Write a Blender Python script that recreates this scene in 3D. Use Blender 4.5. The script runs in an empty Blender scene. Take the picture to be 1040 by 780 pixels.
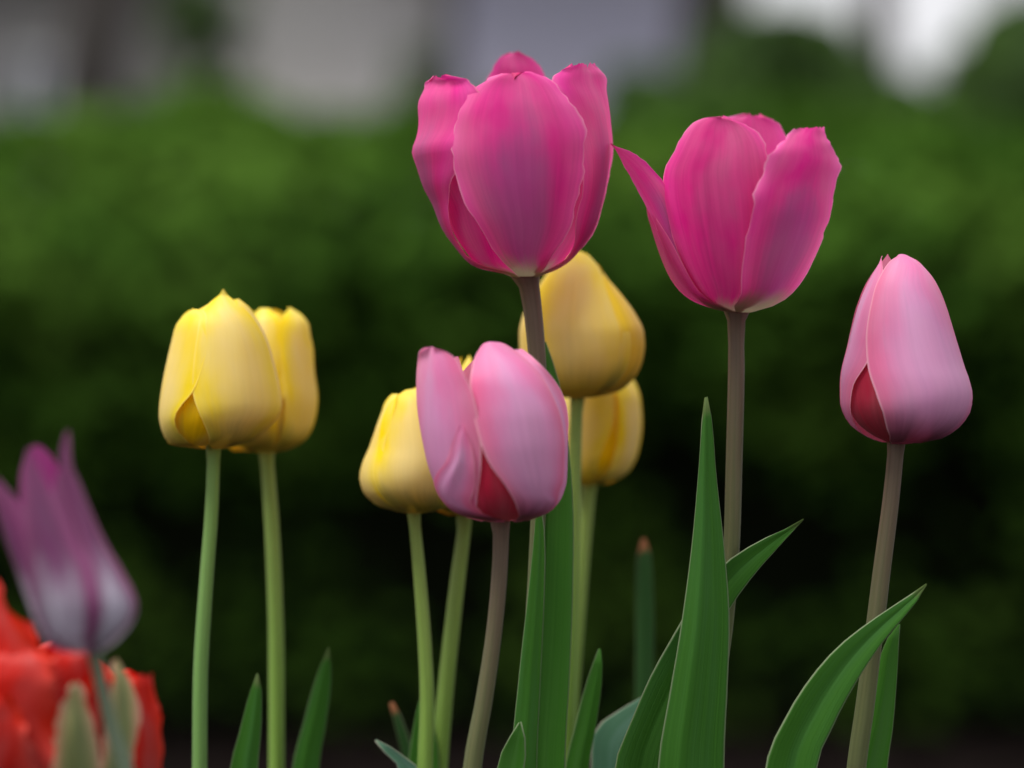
import bpy, bmesh, math, random
import numpy as np
from mathutils import Vector, noise

# ------------------------------------------------------------------ camera, sky, sun, exposure
scene = bpy.context.scene
COL = scene.collection
R = math.radians
FOCUS = 0.815
LENS = 90.0
CAM_H = 0.50

cam_data = bpy.data.cameras.new('camera')
cam = bpy.data.objects.new('camera', cam_data)
COL.objects.link(cam)
cam.location = (0, 0, CAM_H)
cam.rotation_euler = (R(90), 0, 0)
cam_data.lens = LENS
cam_data.sensor_width = 36.0
cam_data.clip_start = 0.02
cam_data.clip_end = 500
cam_data.dof.use_dof = True
cam_data.dof.focus_distance = FOCUS
cam_data.dof.aperture_fstop = 3.6
scene.camera = cam

SUN_EL, SUN_AZ = 64.0, 243.0         # high soft sun to the left and a little behind the camera, azimuth from +Y towards +X
world = bpy.data.worlds.new('World')
scene.world = world
world.use_nodes = True
wn, wl = world.node_tree.nodes, world.node_tree.links
wn.clear()
sky = wn.new('ShaderNodeTexSky')
sky.sky_type = 'NISHITA'
sky.sun_disc = False
sky.sun_elevation = R(SUN_EL)
sky.sun_rotation = R(SUN_AZ)
sky.air_density = 1.0
sky.dust_density = 3.0
hsv = wn.new('ShaderNodeHueSaturation')   # thin overcast: the blue is washed out
hsv.inputs['Saturation'].default_value = 0.3
bg = wn.new('ShaderNodeBackground')
bg.inputs['Strength'].default_value = 0.085
wo = wn.new('ShaderNodeOutputWorld')
wl.new(sky.outputs[0], hsv.inputs['Color'])
# cloud layer: the standard overcast distribution, brighter overhead than at the horizon
wtc = wn.new('ShaderNodeTexCoord')
wsep = wn.new('ShaderNodeSeparateXYZ')
wl.new(wtc.outputs['Generated'], wsep.inputs[0])
wmr = wn.new('ShaderNodeMapRange')
wmr.inputs['From Min'].default_value = 0.0
wmr.inputs['From Max'].default_value = 1.0
wmr.inputs['To Min'].default_value = 6.0
wmr.inputs['To Max'].default_value = 10.0
wl.new(wsep.outputs[2], wmr.inputs['Value'])
wcm = wn.new('ShaderNodeMix'); wcm.data_type = 'RGBA'; wcm.blend_type = 'MULTIPLY'
wcm.inputs[0].default_value = 1.0
wcm.inputs[6].default_value = (0.98, 0.97, 1.0, 1)
wl.new(wmr.outputs[0], wcm.inputs[7])
wmx = wn.new('ShaderNodeMix'); wmx.data_type = 'RGBA'
wmx.inputs[0].default_value = 0.8
wl.new(hsv.outputs[0], wmx.inputs[6]); wl.new(wcm.outputs[2], wmx.inputs[7])
wl.new(wmx.outputs[2], bg.inputs[0])
wl.new(bg.outputs[0], wo.inputs[0])

sd = bpy.data.lights.new('sun', 'SUN')
sd.energy = 2.0
sd.angle = R(25)
sd.color = (1.0, 0.96, 0.9)
sun = bpy.data.objects.new('sun', sd)
COL.objects.link(sun)
az, el = R(SUN_AZ), R(SUN_EL)
to_sun = Vector((math.sin(az) * math.cos(el), math.cos(az) * math.cos(el), math.sin(el)))
sun.rotation_euler = to_sun.to_track_quat('Z', 'Y').to_euler()
sun.location = (0, 0, 20)

scene.view_settings.view_transform = 'Standard'
scene.view_settings.look = 'None'
scene.view_settings.gamma = 1.0
scene.view_settings.use_curve_mapping = False
scene.view_settings.exposure = 0.84
scene.render.engine = 'CYCLES'
scene.cycles.use_denoising = True
scene.cycles.max_bounces = 8
scene.cycles.transparent_max_bounces = 8
scene.cycles.use_adaptive_sampling = True
scene.cycles.adaptive_threshold = 0.01

rng = random.Random(7)
S0 = 36.0 / LENS / 1040.0            # metres per photo pixel, per metre of distance


def S(d):
    return S0 * d


# ------------------------------------------------------------------ helpers
def link(o, parent=None):
    COL.objects.link(o)
    if parent is not None:
        o.parent = parent
    return o


def mesh_obj(name, verts, faces, mat, parent=None, uvs=None, smooth=True, loc=(0, 0, 0)):
    me = bpy.data.meshes.new(name)
    me.from_pydata([tuple(v) for v in verts], [], faces)
    if uvs is not None:
        ul = me.uv_layers.new(name='UVMap')
        li = np.empty(len(me.loops), dtype=np.int32)
        me.loops.foreach_get('vertex_index', li)
        ul.data.foreach_set('uv', np.asarray(uvs, dtype=np.float32)[li].ravel())
    if smooth:
        me.polygons.foreach_set('use_smooth', [True] * len(me.polygons))
    me.materials.append(mat)
    o = bpy.data.objects.new(name, me)
    o.location = loc
    return link(o, parent)


def empty(name, loc):
    o = bpy.data.objects.new(name, None)
    o.empty_display_size = 0.05
    o.location = loc
    return link(o)


def tag(o, label=None, cat=None, group=None, kind=None):
    if label: o['label'] = label
    if cat: o['category'] = cat
    if group: o['group'] = group
    if kind: o['kind'] = kind
    return o


def pchip(xs, ys):
    """monotone cubic through points, xs ascending"""
    xs = np.asarray(xs, float); ys = np.asarray(ys, float)
    o = np.argsort(xs); xs = xs[o]; ys = ys[o]
    h = np.diff(xs); dl = np.diff(ys) / h
    m = np.zeros(len(xs))
    if len(xs) == 2:
        m[:] = dl[0]
    else:
        for i in range(1, len(xs) - 1):
            if dl[i - 1] * dl[i] > 0:
                w1 = 2 * h[i] + h[i - 1]; w2 = h[i] + 2 * h[i - 1]
                m[i] = (w1 + w2) / (w1 / dl[i - 1] + w2 / dl[i])
        m[0] = dl[0]; m[-1] = dl[-1]

    def f(x):
        x = np.clip(np.asarray(x, float), xs[0], xs[-1])
        i = np.clip(np.searchsorted(xs, x, side='right') - 1, 0, len(xs) - 2)
        t = (x - xs[i]) / h[i]
        return ((1 + 2 * t) * (1 - t) ** 2 * ys[i] + t * (1 - t) ** 2 * h[i] * m[i]
                + t * t * (3 - 2 * t) * ys[i + 1] + t * t * (t - 1) * h[i] * m[i + 1])
    return f


def curve_pts(pts, n, spacing=None):
    """smooth curve through k-D points (Catmull-Rom), n samples at even arc length"""
    P = np.asarray(pts, float)
    if len(P) == 2:
        dense = P[0] + (P[1] - P[0]) * np.linspace(0, 1, 50)[:, None]
    else:
        E = np.vstack([2 * P[0] - P[1], P, 2 * P[-1] - P[-2]])
        out = []
        for i in range(1, len(E) - 2):
            p0, p1, p2, p3 = E[i - 1], E[i], E[i + 1], E[i + 2]
            a = 0.5
            t0 = 0
            t1 = t0 + max(np.linalg.norm(p1 - p0), 1e-6) ** a
            t2 = t1 + max(np.linalg.norm(p2 - p1), 1e-6) ** a
            t3 = t2 + max(np.linalg.norm(p3 - p2), 1e-6) ** a
            t = np.linspace(t1, t2, 24, endpoint=False)[:, None]
            A1 = (t1 - t) / (t1 - t0) * p0 + (t - t0) / (t1 - t0) * p1
            A2 = (t2 - t) / (t2 - t1) * p1 + (t - t1) / (t2 - t1) * p2
            A3 = (t3 - t) / (t3 - t2) * p2 + (t - t2) / (t3 - t2) * p3
            B1 = (t2 - t) / (t2 - t0) * A1 + (t - t0) / (t2 - t0) * A2
            B2 = (t3 - t) / (t3 - t1) * A2 + (t - t1) / (t3 - t1) * A3
            out.append((t2 - t) / (t2 - t1) * B1 + (t - t1) / (t2 - t1) * B2)
        dense = np.vstack(out + [P[-1:]])
    L = np.concatenate([[0], np.cumsum(np.linalg.norm(np.diff(dense, axis=0), axis=1))])
    s = np.linspace(0, 1, n) if spacing is None else spacing
    return np.stack([np.interp(s * L[-1], L, dense[:, k]) for k in range(P.shape[1])], 1)


# ------------------------------------------------------------------ materials
def new_mat(name):
    m = bpy.data.materials.new(name)
    m.use_nodes = True
    n, l = m.node_tree.nodes, m.node_tree.links
    n.clear()
    out = n.new('ShaderNodeOutputMaterial')
    return m, n, l, out


def rgba(c):
    return (c[0], c[1], c[2], 1.0)


def mathn(n, l, op, a, b=None, clamp=False):
    x = n.new('ShaderNodeMath'); x.operation = op; x.use_clamp = clamp
    for i, v in enumerate((a, b)):
        if v is None: continue
        if isinstance(v, (int, float)): x.inputs[i].default_value = v
        else: l.new(v, x.inputs[i])
    return x.outputs[0]


def mixc(n, l, fac, a, b, mode='MIX'):
    x = n.new('ShaderNodeMix'); x.data_type = 'RGBA'; x.blend_type = mode
    x.clamp_factor = True
    if isinstance(fac, (int, float)): x.inputs[0].default_value = fac
    else: l.new(fac, x.inputs[0])
    for i, v in ((6, a), (7, b)):
        if isinstance(v, tuple): x.inputs[i].default_value = rgba(v)
        else: l.new(v, x.inputs[i])
    return x.outputs[2]


def maprange(n, l, v, a, b, c=0.0, d=1.0, smooth=True):
    x = n.new('ShaderNodeMapRange'); x.interpolation_type = 'SMOOTHSTEP' if smooth else 'LINEAR'
    l.new(v, x.inputs[0])
    for i, k in enumerate((a, b, c, d)): x.inputs[i + 1].default_value = k
    return x.outputs[0]


def petal_mat(name, body, middle, margin, base, inside, base_v=0.16, mid_w=0.55, mid_v=0.85, mid_amt=0.8,
              transl=0.35, rough=0.5, streak=0.25, rim=(0.9, 0.75, 0.8), rim_amt=0.5, flame=0.0, sheen=0.03, rim_w=0.975):
    """UV.x across the petal, UV.y from base to tip: colours of base, central bloom, margin, and a rim that paints in edge highlights"""
    m, n, l, out = new_mat(name)
    uv = n.new('ShaderNodeUVMap'); uv.uv_map = 'UVMap'
    sep = n.new('ShaderNodeSeparateXYZ'); l.new(uv.outputs[0], sep.inputs[0])
    u, v = sep.outputs[0], sep.outputs[1]
    au = mathn(n, l, 'ABSOLUTE', mathn(n, l, 'MULTIPLY', mathn(n, l, 'SUBTRACT', u, 0.5), 2.0))
    oi = n.new('ShaderNodeObjectInfo')
    # streaks that run along the petal
    comb = n.new('ShaderNodeCombineXYZ')
    l.new(mathn(n, l, 'MULTIPLY', u, 30.0), comb.inputs[0]); l.new(mathn(n, l, 'MULTIPLY', v, 1.6), comb.inputs[1])
    l.new(mathn(n, l, 'MULTIPLY', oi.outputs['Random'], 50.0), comb.inputs[2])
    st = n.new('ShaderNodeTexNoise'); st.inputs['Scale'].default_value = 1.0
    st.inputs['Detail'].default_value = 4.0; st.inputs['Roughness'].default_value = 0.6
    l.new(comb.outputs[0], st.inputs['Vector'])
    streakv = st.outputs['Fac']
    # broad mottling
    comb2 = n.new('ShaderNodeCombineXYZ')
    l.new(mathn(n, l, 'MULTIPLY', u, 3.0), comb2.inputs[0]); l.new(mathn(n, l, 'MULTIPLY', v, 2.4), comb2.inputs[1])
    l.new(mathn(n, l, 'MULTIPLY', oi.outputs['Random'], 90.0), comb2.inputs[2])
    mo = n.new('ShaderNodeTexNoise'); mo.inputs['Scale'].default_value = 1.0; mo.inputs['Detail'].default_value = 3.0
    l.new(comb2.outputs[0], mo.inputs['Vector'])
    wob = mathn(n, l, 'ADD', mathn(n, l, 'MULTIPLY', mathn(n, l, 'SUBTRACT', streakv, 0.5), 0.12),
                mathn(n, l, 'MULTIPLY', mathn(n, l, 'SUBTRACT', mo.outputs['Fac'], 0.5), 0.5))
    # central bloom, narrower towards the tip
    auw = mathn(n, l, 'ADD', au, wob)
    widen = mathn(n, l, 'MULTIPLY', auw, maprange(n, l, v, 0.35, mid_v + 0.1, 1.0, 2.6))
    mid = maprange(n, l, widen, mid_w * 0.25, mid_w * 1.35, 1.0, 0.0)
    mid = mathn(n, l, 'MULTIPLY', mid, maprange(n, l, mathn(n, l, 'ADD', v, wob), mid_v - 0.3, mid_v + 0.08, 1.0, 0.0))
    mid = mathn(n, l, 'MULTIPLY', mid, mid_amt)
    col = mixc(n, l, maprange(n, l, auw, 0.45, 0.95), body, margin)
    col = mixc(n, l, mid, col, middle)
    if flame > 0:   # pale blotch low on the petal
        fl = mathn(n, l, 'MULTIPLY', maprange(n, l, auw, 0.35, 0.8, 1.0, 0.0), maprange(n, l, mathn(n, l, 'ADD', v, wob), flame - 0.22, flame + 0.15, 1.0, 0.0))
        col = mixc(n, l, fl, col, base)
    else:
        bs = maprange(n, l, mathn(n, l, 'ADD', v, mathn(n, l, 'MULTIPLY', wob, 0.25)), base_v * 0.15, base_v, 1.0, 0.0)
        col = mixc(n, l, bs, col, base)
    rimf = mathn(n, l, 'MULTIPLY', maprange(n, l, au, rim_w - 0.05, rim_w + 0.02), rim_amt)  # paler petal margin, also painting in the highlight along the edge
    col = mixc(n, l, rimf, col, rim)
    # inner face
    geo = n.new('ShaderNodeNewGeometry')
    col = mixc(n, l, mathn(n, l, 'MULTIPLY', geo.outputs['Backfacing'], 0.8), col, inside)
    # fine streak value shift
    sv = maprange(n, l, streakv, 0.3, 0.7, 1.0 - streak, 1.0 + streak, smooth=False)
    hs = n.new('ShaderNodeHueSaturation'); l.new(sv, hs.inputs['Value']); l.new(col, hs.inputs['Color'])
    mv = maprange(n, l, mo.outputs['Fac'], 0.3, 0.7, 0.92, 1.08, smooth=False)
    l.new(mv, hs.inputs['Saturation'])
    col = hs.outputs[0]
    bp = n.new('ShaderNodeBump'); bp.inputs['Strength'].default_value = 0.06; bp.inputs['Distance'].default_value = 0.0008
    l.new(streakv, bp.inputs['Height'])
    p = n.new('ShaderNodeBsdfPrincipled')
    p.inputs['Roughness'].default_value = rough
    p.inputs['Specular IOR Level'].default_value = 0.25
    p.inputs['Sheen Weight'].default_value = sheen
    p.inputs['Sheen Roughness'].default_value = 0.4
    l.new(col, p.inputs['Base Color']); l.new(bp.outputs[0], p.inputs['Normal'])
    t = n.new('ShaderNodeBsdfTranslucent')
    hs2 = n.new('ShaderNodeHueSaturation'); hs2.inputs['Saturation'].default_value = 1.0; l.new(col, hs2.inputs['Color'])
    l.new(hs2.outputs[0], t.inputs['Color']); l.new(bp.outputs[0], t.inputs['Normal'])
    mx = n.new('ShaderNodeMixShader'); mx.inputs[0].default_value = transl
    l.new(p.outputs[0], mx.inputs[1]); l.new(t.outputs[0], mx.inputs[2])
    l.new(mx.outputs[0], out.inputs['Surface'])
    return m


def leaf_mat(name, c1, c2, edge, bloom, transl=0.2, tip=None):
    m, n, l, out = new_mat(name)
    uv = n.new('ShaderNodeUVMap'); uv.uv_map = 'UVMap'
    sep = n.new('ShaderNodeSeparateXYZ'); l.new(uv.outputs[0], sep.inputs[0])
    u, v = sep.outputs[0], sep.outputs[1]
    au = mathn(n, l, 'ABSOLUTE', mathn(n, l, 'MULTIPLY', mathn(n, l, 'SUBTRACT', u, 0.5), 2.0))
    oi = n.new('ShaderNodeObjectInfo')
    rnd = mathn(n, l, 'MULTIPLY', oi.outputs['Random'], 60.0)

    def nz(ku, kv, det=3.0):
        c = n.new('ShaderNodeCombineXYZ')
        l.new(mathn(n, l, 'MULTIPLY', u, ku), c.inputs[0]); l.new(mathn(n, l, 'MULTIPLY', v, kv), c.inputs[1]); l.new(rnd, c.inputs[2])
        t = n.new('ShaderNodeTexNoise'); t.inputs['Scale'].default_value = 1.0; t.inputs['Detail'].default_value = det
        l.new(c.outputs[0], t.inputs['Vector'])
        return t.outputs['Fac']
    veins = nz(34.0, 0.8)
    broad = nz(3.0, 5.0)
    fine = nz(60.0, 240.0, 2.0)
    col = mixc(n, l, maprange(n, l, veins, 0.35, 0.65), c1, c2)
    col = mixc(n, l, mathn(n, l, 'MULTIPLY', maprange(n, l, broad, 0.4, 0.75), 0.6), col, bloom)
    col = mixc(n, l, mathn(n, l, 'MULTIPLY', maprange(n, l, fine, 0.55, 0.8), 0.12), col, bloom)
    col = mixc(n, l, mathn(n, l, 'MULTIPLY', maprange(n, l, au, 0.93, 0.99), 0.85), col, edge)
    if tip is not None:
        col = mixc(n, l, maprange(n, l, mathn(n, l, 'ADD', v, mathn(n, l, 'MULTIPLY', broad, 0.02)), 0.995, 1.003), col, tip)
    p = n.new('ShaderNodeBsdfPrincipled')
    p.inputs['Roughness'].default_value = 0.5
    p.inputs['Specular IOR Level'].default_value = 0.14
    bp = n.new('ShaderNodeBump'); bp.inputs['Strength'].default_value = 0.25; bp.inputs['Distance'].default_value = 0.001
    l.new(veins, bp.inputs['Height']); l.new(bp.outputs[0], p.inputs['Normal'])
    l.new(col, p.inputs['Base Color'])
    t = n.new('ShaderNodeBsdfTranslucent')
    hs2 = n.new('ShaderNodeHueSaturation'); hs2.inputs['Saturation'].default_value = 1.1; hs2.inputs['Value'].default_value = 1.5
    hs2.inputs['Hue'].default_value = 0.485
    l.new(col, hs2.inputs['Color']); l.new(hs2.outputs[0], t.inputs['Color'])
    mx = n.new('ShaderNodeMixShader'); mx.inputs[0].default_value = transl
    l.new(p.outputs[0], mx.inputs[1]); l.new(t.outputs[0], mx.inputs[2])
    l.new(mx.outputs[0], out.inputs['Surface'])
    return m


def stem_mat(name, top, low):
    m, n, l, out = new_mat(name)
    uv = n.new('ShaderNodeUVMap'); uv.uv_map = 'UVMap'
    sep = n.new('ShaderNodeSeparateXYZ'); l.new(uv.outputs[0], sep.inputs[0])
    c = n.new('ShaderNodeCombineXYZ')
    l.new(mathn(n, l, 'MULTIPLY', sep.outputs[0], 14.0), c.inputs[0]); l.new(mathn(n, l, 'MULTIPLY', sep.outputs[1], 6.0), c.inputs[1])
    t = n.new('ShaderNodeTexNoise'); t.inputs['Scale'].default_value = 1.0; t.inputs['Detail'].default_value = 4.0
    l.new(c.outputs[0], t.inputs['Vector'])
    f = mathn(n, l, 'ADD', sep.outputs[1], mathn(n, l, 'MULTIPLY', mathn(n, l, 'SUBTRACT', t.outputs['Fac'], 0.5), 0.12))
    col = mixc(n, l, maprange(n, l, f, 0.80, 1.0), low, top)
    hs = n.new('ShaderNodeHueSaturation'); l.new(col, hs.inputs['Color'])
    l.new(maprange(n, l, t.outputs['Fac'], 0.3, 0.7, 0.82, 1.18, smooth=False), hs.inputs['Value'])
    p = n.new('ShaderNodeBsdfPrincipled'); p.inputs['Roughness'].default_value = 0.5
    p.inputs['Specular IOR Level'].default_value = 0.3
    p.inputs['Sheen Weight'].default_value = 0.1; p.inputs['Sheen Roughness'].default_value = 0.4
    p.inputs['Subsurface Weight'].default_value = 0.15
    p.inputs['Subsurface Radius'].default_value = (0.002, 0.003, 0.001)
    bp = n.new('ShaderNodeBump'); bp.inputs['Strength'].default_value = 0.2; bp.inputs['Distance'].default_value = 0.0008
    l.new(t.outputs['Fac'], bp.inputs['Height']); l.new(bp.outputs[0], p.inputs['Normal'])
    l.new(hs.outputs[0], p.inputs['Base Color'])
    l.new(p.outputs[0], out.inputs['Surface'])
    return m


def noisy_mat(name, c1, c2, scale=8.0, rough=0.85, bump=0.3, detail=6.0, dist=0.02, spec=0.2):
    m, n, l, out = new_mat(name)
    tc = n.new('ShaderNodeTexCoord')
    t = n.new('ShaderNodeTexNoise'); t.inputs['Scale'].default_value = scale; t.inputs['Detail'].default_value = detail
    l.new(tc.outputs['Object'], t.inputs['Vector'])
    col = mixc(n, l, maprange(n, l, t.outputs['Fac'], 0.35, 0.65), c1, c2)
    p = n.new('ShaderNodeBsdfPrincipled'); p.inputs['Roughness'].default_value = rough; p.inputs['Specular IOR Level'].default_value = spec
    bp = n.new('ShaderNodeBump'); bp.inputs['Strength'].default_value = bump; bp.inputs['Distance'].default_value = dist
    l.new(t.outputs['Fac'], bp.inputs['Height']); l.new(bp.outputs[0], p.inputs['Normal'])
    l.new(col, p.inputs['Base Color']); l.new(p.outputs[0], out.inputs['Surface'])
    return m


def foliage_mat(name, c1, c2, c3, transl=0.3):
    """leaf scatter: UV.x holds a random number per leaf"""
    m, n, l, out = new_mat(name)
    uv = n.new('ShaderNodeUVMap'); uv.uv_map = 'UVMap'
    sep = n.new('ShaderNodeSeparateXYZ'); l.new(uv.outputs[0], sep.inputs[0])
    tc = n.new('ShaderNodeTexCoord')
    t = n.new('ShaderNodeTexNoise'); t.inputs['Scale'].default_value = 4.0; t.inputs['Detail'].default_value = 3.0
    l.new(tc.outputs['Object'], t.inputs['Vector'])
    col = mixc(n, l, sep.outputs[0], c1, c2)
    col = mixc(n, l, maprange(n, l, t.outputs['Fac'], 0.45, 0.65), col, c3)
    p = n.new('ShaderNodeBsdfPrincipled'); p.inputs['Roughness'].default_value = 0.5
    p.inputs['Specular IOR Level'].default_value = 0.0
    l.new(col, p.inputs['Base Color'])
    tr = n.new('ShaderNodeBsdfTranslucent'); l.new(col, tr.inputs['Color'])
    mx = n.new('ShaderNodeMixShader'); mx.inputs[0].default_value = transl
    l.new(p.outputs[0], mx.inputs[1]); l.new(tr.outputs[0], mx.inputs[2])
    l.new(mx.outputs[0], out.inputs['Surface'])
    return m


def siding_mat(name, c1, c2, rows=6.0):
    m, n, l, out = new_mat(name)
    tc = n.new('ShaderNodeTexCoord')
    sep = n.new('ShaderNodeSeparateXYZ'); l.new(tc.outputs['Object'], sep.inputs[0])
    fr = mathn(n, l, 'FRACT', mathn(n, l, 'MULTIPLY', sep.outputs[2], rows))
    t = n.new('ShaderNodeTexNoise'); t.inputs['Scale'].default_value = 2.0; t.inputs['Detail'].default_value = 5.0
    l.new(tc.outputs['Object'], t.inputs['Vector'])
    col = mixc(n, l, t.outputs['Fac'], c1, c2)
    p = n.new('ShaderNodeBsdfPrincipled'); p.inputs['Roughness'].default_value = 0.6
    bp = n.new('ShaderNodeBump'); bp.inputs['Strength'].default_value = 0.6; bp.inputs['Distance'].default_value = 0.02
    l.new(fr, bp.inputs['Height']); l.new(bp.outputs[0], p.inputs['Normal'])
    l.new(col, p.inputs['Base Color']); l.new(p.outputs[0], out.inputs['Surface'])
    return m


def plain_mat(name, c, rough=0.5, metal=0.0):
    m, n, l, out = new_mat(name)
    p = n.new('ShaderNodeBsdfPrincipled')
    p.inputs['Base Color'].default_value = rgba(c); p.inputs['Roughness'].default_value = rough; p.inputs['Metallic'].default_value = metal
    l.new(p.outputs[0], out.inputs['Surface'])
    return m


M = {}
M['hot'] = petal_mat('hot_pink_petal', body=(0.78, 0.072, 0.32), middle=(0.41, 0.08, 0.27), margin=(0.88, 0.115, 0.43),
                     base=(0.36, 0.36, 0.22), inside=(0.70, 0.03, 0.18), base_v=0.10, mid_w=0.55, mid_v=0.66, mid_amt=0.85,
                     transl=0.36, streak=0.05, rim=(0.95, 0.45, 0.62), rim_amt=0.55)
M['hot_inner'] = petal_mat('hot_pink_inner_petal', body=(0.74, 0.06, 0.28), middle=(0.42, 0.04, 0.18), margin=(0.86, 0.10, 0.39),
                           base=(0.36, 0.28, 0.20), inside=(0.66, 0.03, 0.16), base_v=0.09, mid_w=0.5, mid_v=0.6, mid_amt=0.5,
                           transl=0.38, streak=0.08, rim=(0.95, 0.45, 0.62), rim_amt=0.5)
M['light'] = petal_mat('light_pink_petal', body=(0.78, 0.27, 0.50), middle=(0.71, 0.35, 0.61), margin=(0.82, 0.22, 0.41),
                       base=(0.36, 0.08, 0.17), inside=(0.84, 0.28, 0.42), base_v=0.14, mid_w=0.62, mid_v=0.8, mid_amt=0.9,  # dark maroon base: pigment plus shade painted under the bud
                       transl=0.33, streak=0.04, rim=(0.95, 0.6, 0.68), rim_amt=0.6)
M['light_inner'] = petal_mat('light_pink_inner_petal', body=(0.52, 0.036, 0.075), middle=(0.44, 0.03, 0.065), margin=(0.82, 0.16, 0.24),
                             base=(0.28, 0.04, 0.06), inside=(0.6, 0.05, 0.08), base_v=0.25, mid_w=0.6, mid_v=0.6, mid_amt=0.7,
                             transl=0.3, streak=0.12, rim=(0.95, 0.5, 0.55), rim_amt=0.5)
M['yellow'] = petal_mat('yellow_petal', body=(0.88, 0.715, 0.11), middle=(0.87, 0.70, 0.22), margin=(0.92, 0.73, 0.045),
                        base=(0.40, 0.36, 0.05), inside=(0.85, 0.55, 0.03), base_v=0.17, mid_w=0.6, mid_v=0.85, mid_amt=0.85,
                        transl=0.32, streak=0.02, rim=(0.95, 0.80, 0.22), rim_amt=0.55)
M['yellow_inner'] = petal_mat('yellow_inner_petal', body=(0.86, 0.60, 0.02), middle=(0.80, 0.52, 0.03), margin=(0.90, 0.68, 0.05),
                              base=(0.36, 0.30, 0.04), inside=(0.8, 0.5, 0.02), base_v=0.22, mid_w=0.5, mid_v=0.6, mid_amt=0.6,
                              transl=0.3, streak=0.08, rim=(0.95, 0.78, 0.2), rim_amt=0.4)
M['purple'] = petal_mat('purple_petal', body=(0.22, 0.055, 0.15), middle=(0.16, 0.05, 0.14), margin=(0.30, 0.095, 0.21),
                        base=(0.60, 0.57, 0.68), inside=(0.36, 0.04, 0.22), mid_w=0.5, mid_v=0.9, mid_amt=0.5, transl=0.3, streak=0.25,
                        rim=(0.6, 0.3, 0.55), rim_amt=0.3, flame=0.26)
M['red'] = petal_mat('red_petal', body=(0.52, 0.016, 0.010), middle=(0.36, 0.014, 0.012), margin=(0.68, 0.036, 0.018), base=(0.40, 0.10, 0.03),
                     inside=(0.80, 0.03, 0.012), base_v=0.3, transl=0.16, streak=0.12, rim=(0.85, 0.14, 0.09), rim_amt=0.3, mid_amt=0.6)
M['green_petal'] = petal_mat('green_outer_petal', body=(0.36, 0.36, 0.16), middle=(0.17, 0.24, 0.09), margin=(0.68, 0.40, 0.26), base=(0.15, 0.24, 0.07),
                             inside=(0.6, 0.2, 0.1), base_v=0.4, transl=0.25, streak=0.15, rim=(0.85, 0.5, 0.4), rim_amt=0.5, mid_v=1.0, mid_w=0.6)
M['leaf'] = leaf_mat('tulip_leaf_green', (0.036, 0.138, 0.013), (0.044, 0.160, 0.016), (0.24, 0.30, 0.17), (0.048, 0.155, 0.036), tip=(0.075, 0.12, 0.03))
M['leaf_bright'] = leaf_mat('tulip_leaf_bright', (0.050, 0.19, 0.018), (0.062, 0.22, 0.022), (0.24, 0.30, 0.17), (0.085, 0.22, 0.05), transl=0.3)
M['leaf_blue'] = leaf_mat('tulip_leaf_glaucous', (0.070, 0.18, 0.10), (0.085, 0.20, 0.12), (0.36, 0.34, 0.26), (0.13, 0.25, 0.19), transl=0.12)
M['leaf_brown_tip'] = leaf_mat('tulip_leaf_brown_tip', (0.035, 0.11, 0.025), (0.045, 0.13, 0.035), (0.16, 0.20, 0.10), (0.06, 0.13, 0.05), tip=(0.38, 0.16, 0.07))
M['stem_pink'] = stem_mat('stem_purplish', (0.118, 0.080, 0.054), (0.100, 0.116, 0.042))
M['stem_yellow'] = stem_mat('stem_yellow_green', (0.23, 0.32, 0.07), (0.18, 0.31, 0.05))
M['stem_green'] = stem_mat('stem_green', (0.17, 0.30, 0.07), (0.14, 0.28, 0.07))
M['stem_dark'] = stem_mat('stem_grey_green', (0.12, 0.16, 0.10), (0.12, 0.17, 0.10))
M['soil'] = noisy_mat('mulch', (0.005, 0.0038, 0.0034), (0.012, 0.009, 0.0085), scale=14.0, bump=0.8, detail=8.0, dist=0.03, spec=0.0)
M['bark'] = noisy_mat('bark', (0.035, 0.030, 0.027), (0.075, 0.066, 0.060), scale=9.0, bump=0.8)
M['hedge'] = foliage_mat('hedge_leaves', (0.036, 0.094, 0.013), (0.068, 0.150, 0.018), (0.090, 0.182, 0.025), transl=0.25)
M['hedge_core'] = noisy_mat('hedge_dark_core', (0.006, 0.009, 0.004), (0.012, 0.016, 0.007), scale=20.0, spec=0.0)  # near-black fill standing in for the shade between the leaves
M['shrub'] = foliage_mat('shrub_leaves', (0.06, 0.12, 0.03), (0.10, 0.18, 0.04), (0.08, 0.14, 0.05), transl=0.3)
M['crown'] = foliage_mat('tree_leaves', (0.04, 0.09, 0.02), (0.08, 0.15, 0.03), (0.06, 0.11, 0.03), transl=0.3)
M['wall_dark'] = siding_mat('brown_grey_siding', (0.27, 0.26, 0.255), (0.35, 0.34, 0.33))
M['wall_pale'] = noisy_mat('pale_render', (0.62, 0.60, 0.56), (0.76, 0.74, 0.70), scale=1.2, bump=0.1)
M['wall_lilac'] = siding_mat('lavender_siding', (0.52, 0.51, 0.66), (0.60, 0.59, 0.74))
M['roof'] = noisy_mat('roof_shingles', (0.07, 0.06, 0.06), (0.13, 0.11, 0.11), scale=12.0)
M['frame'] = plain_mat('white_frame', (0.75, 0.75, 0.75), 0.5)
M['pane'] = plain_mat('window_glass', (0.08, 0.10, 0.16), 0.08)
M['door'] = plain_mat('door_paint', (0.10, 0.07, 0.06), 0.5)


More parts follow.
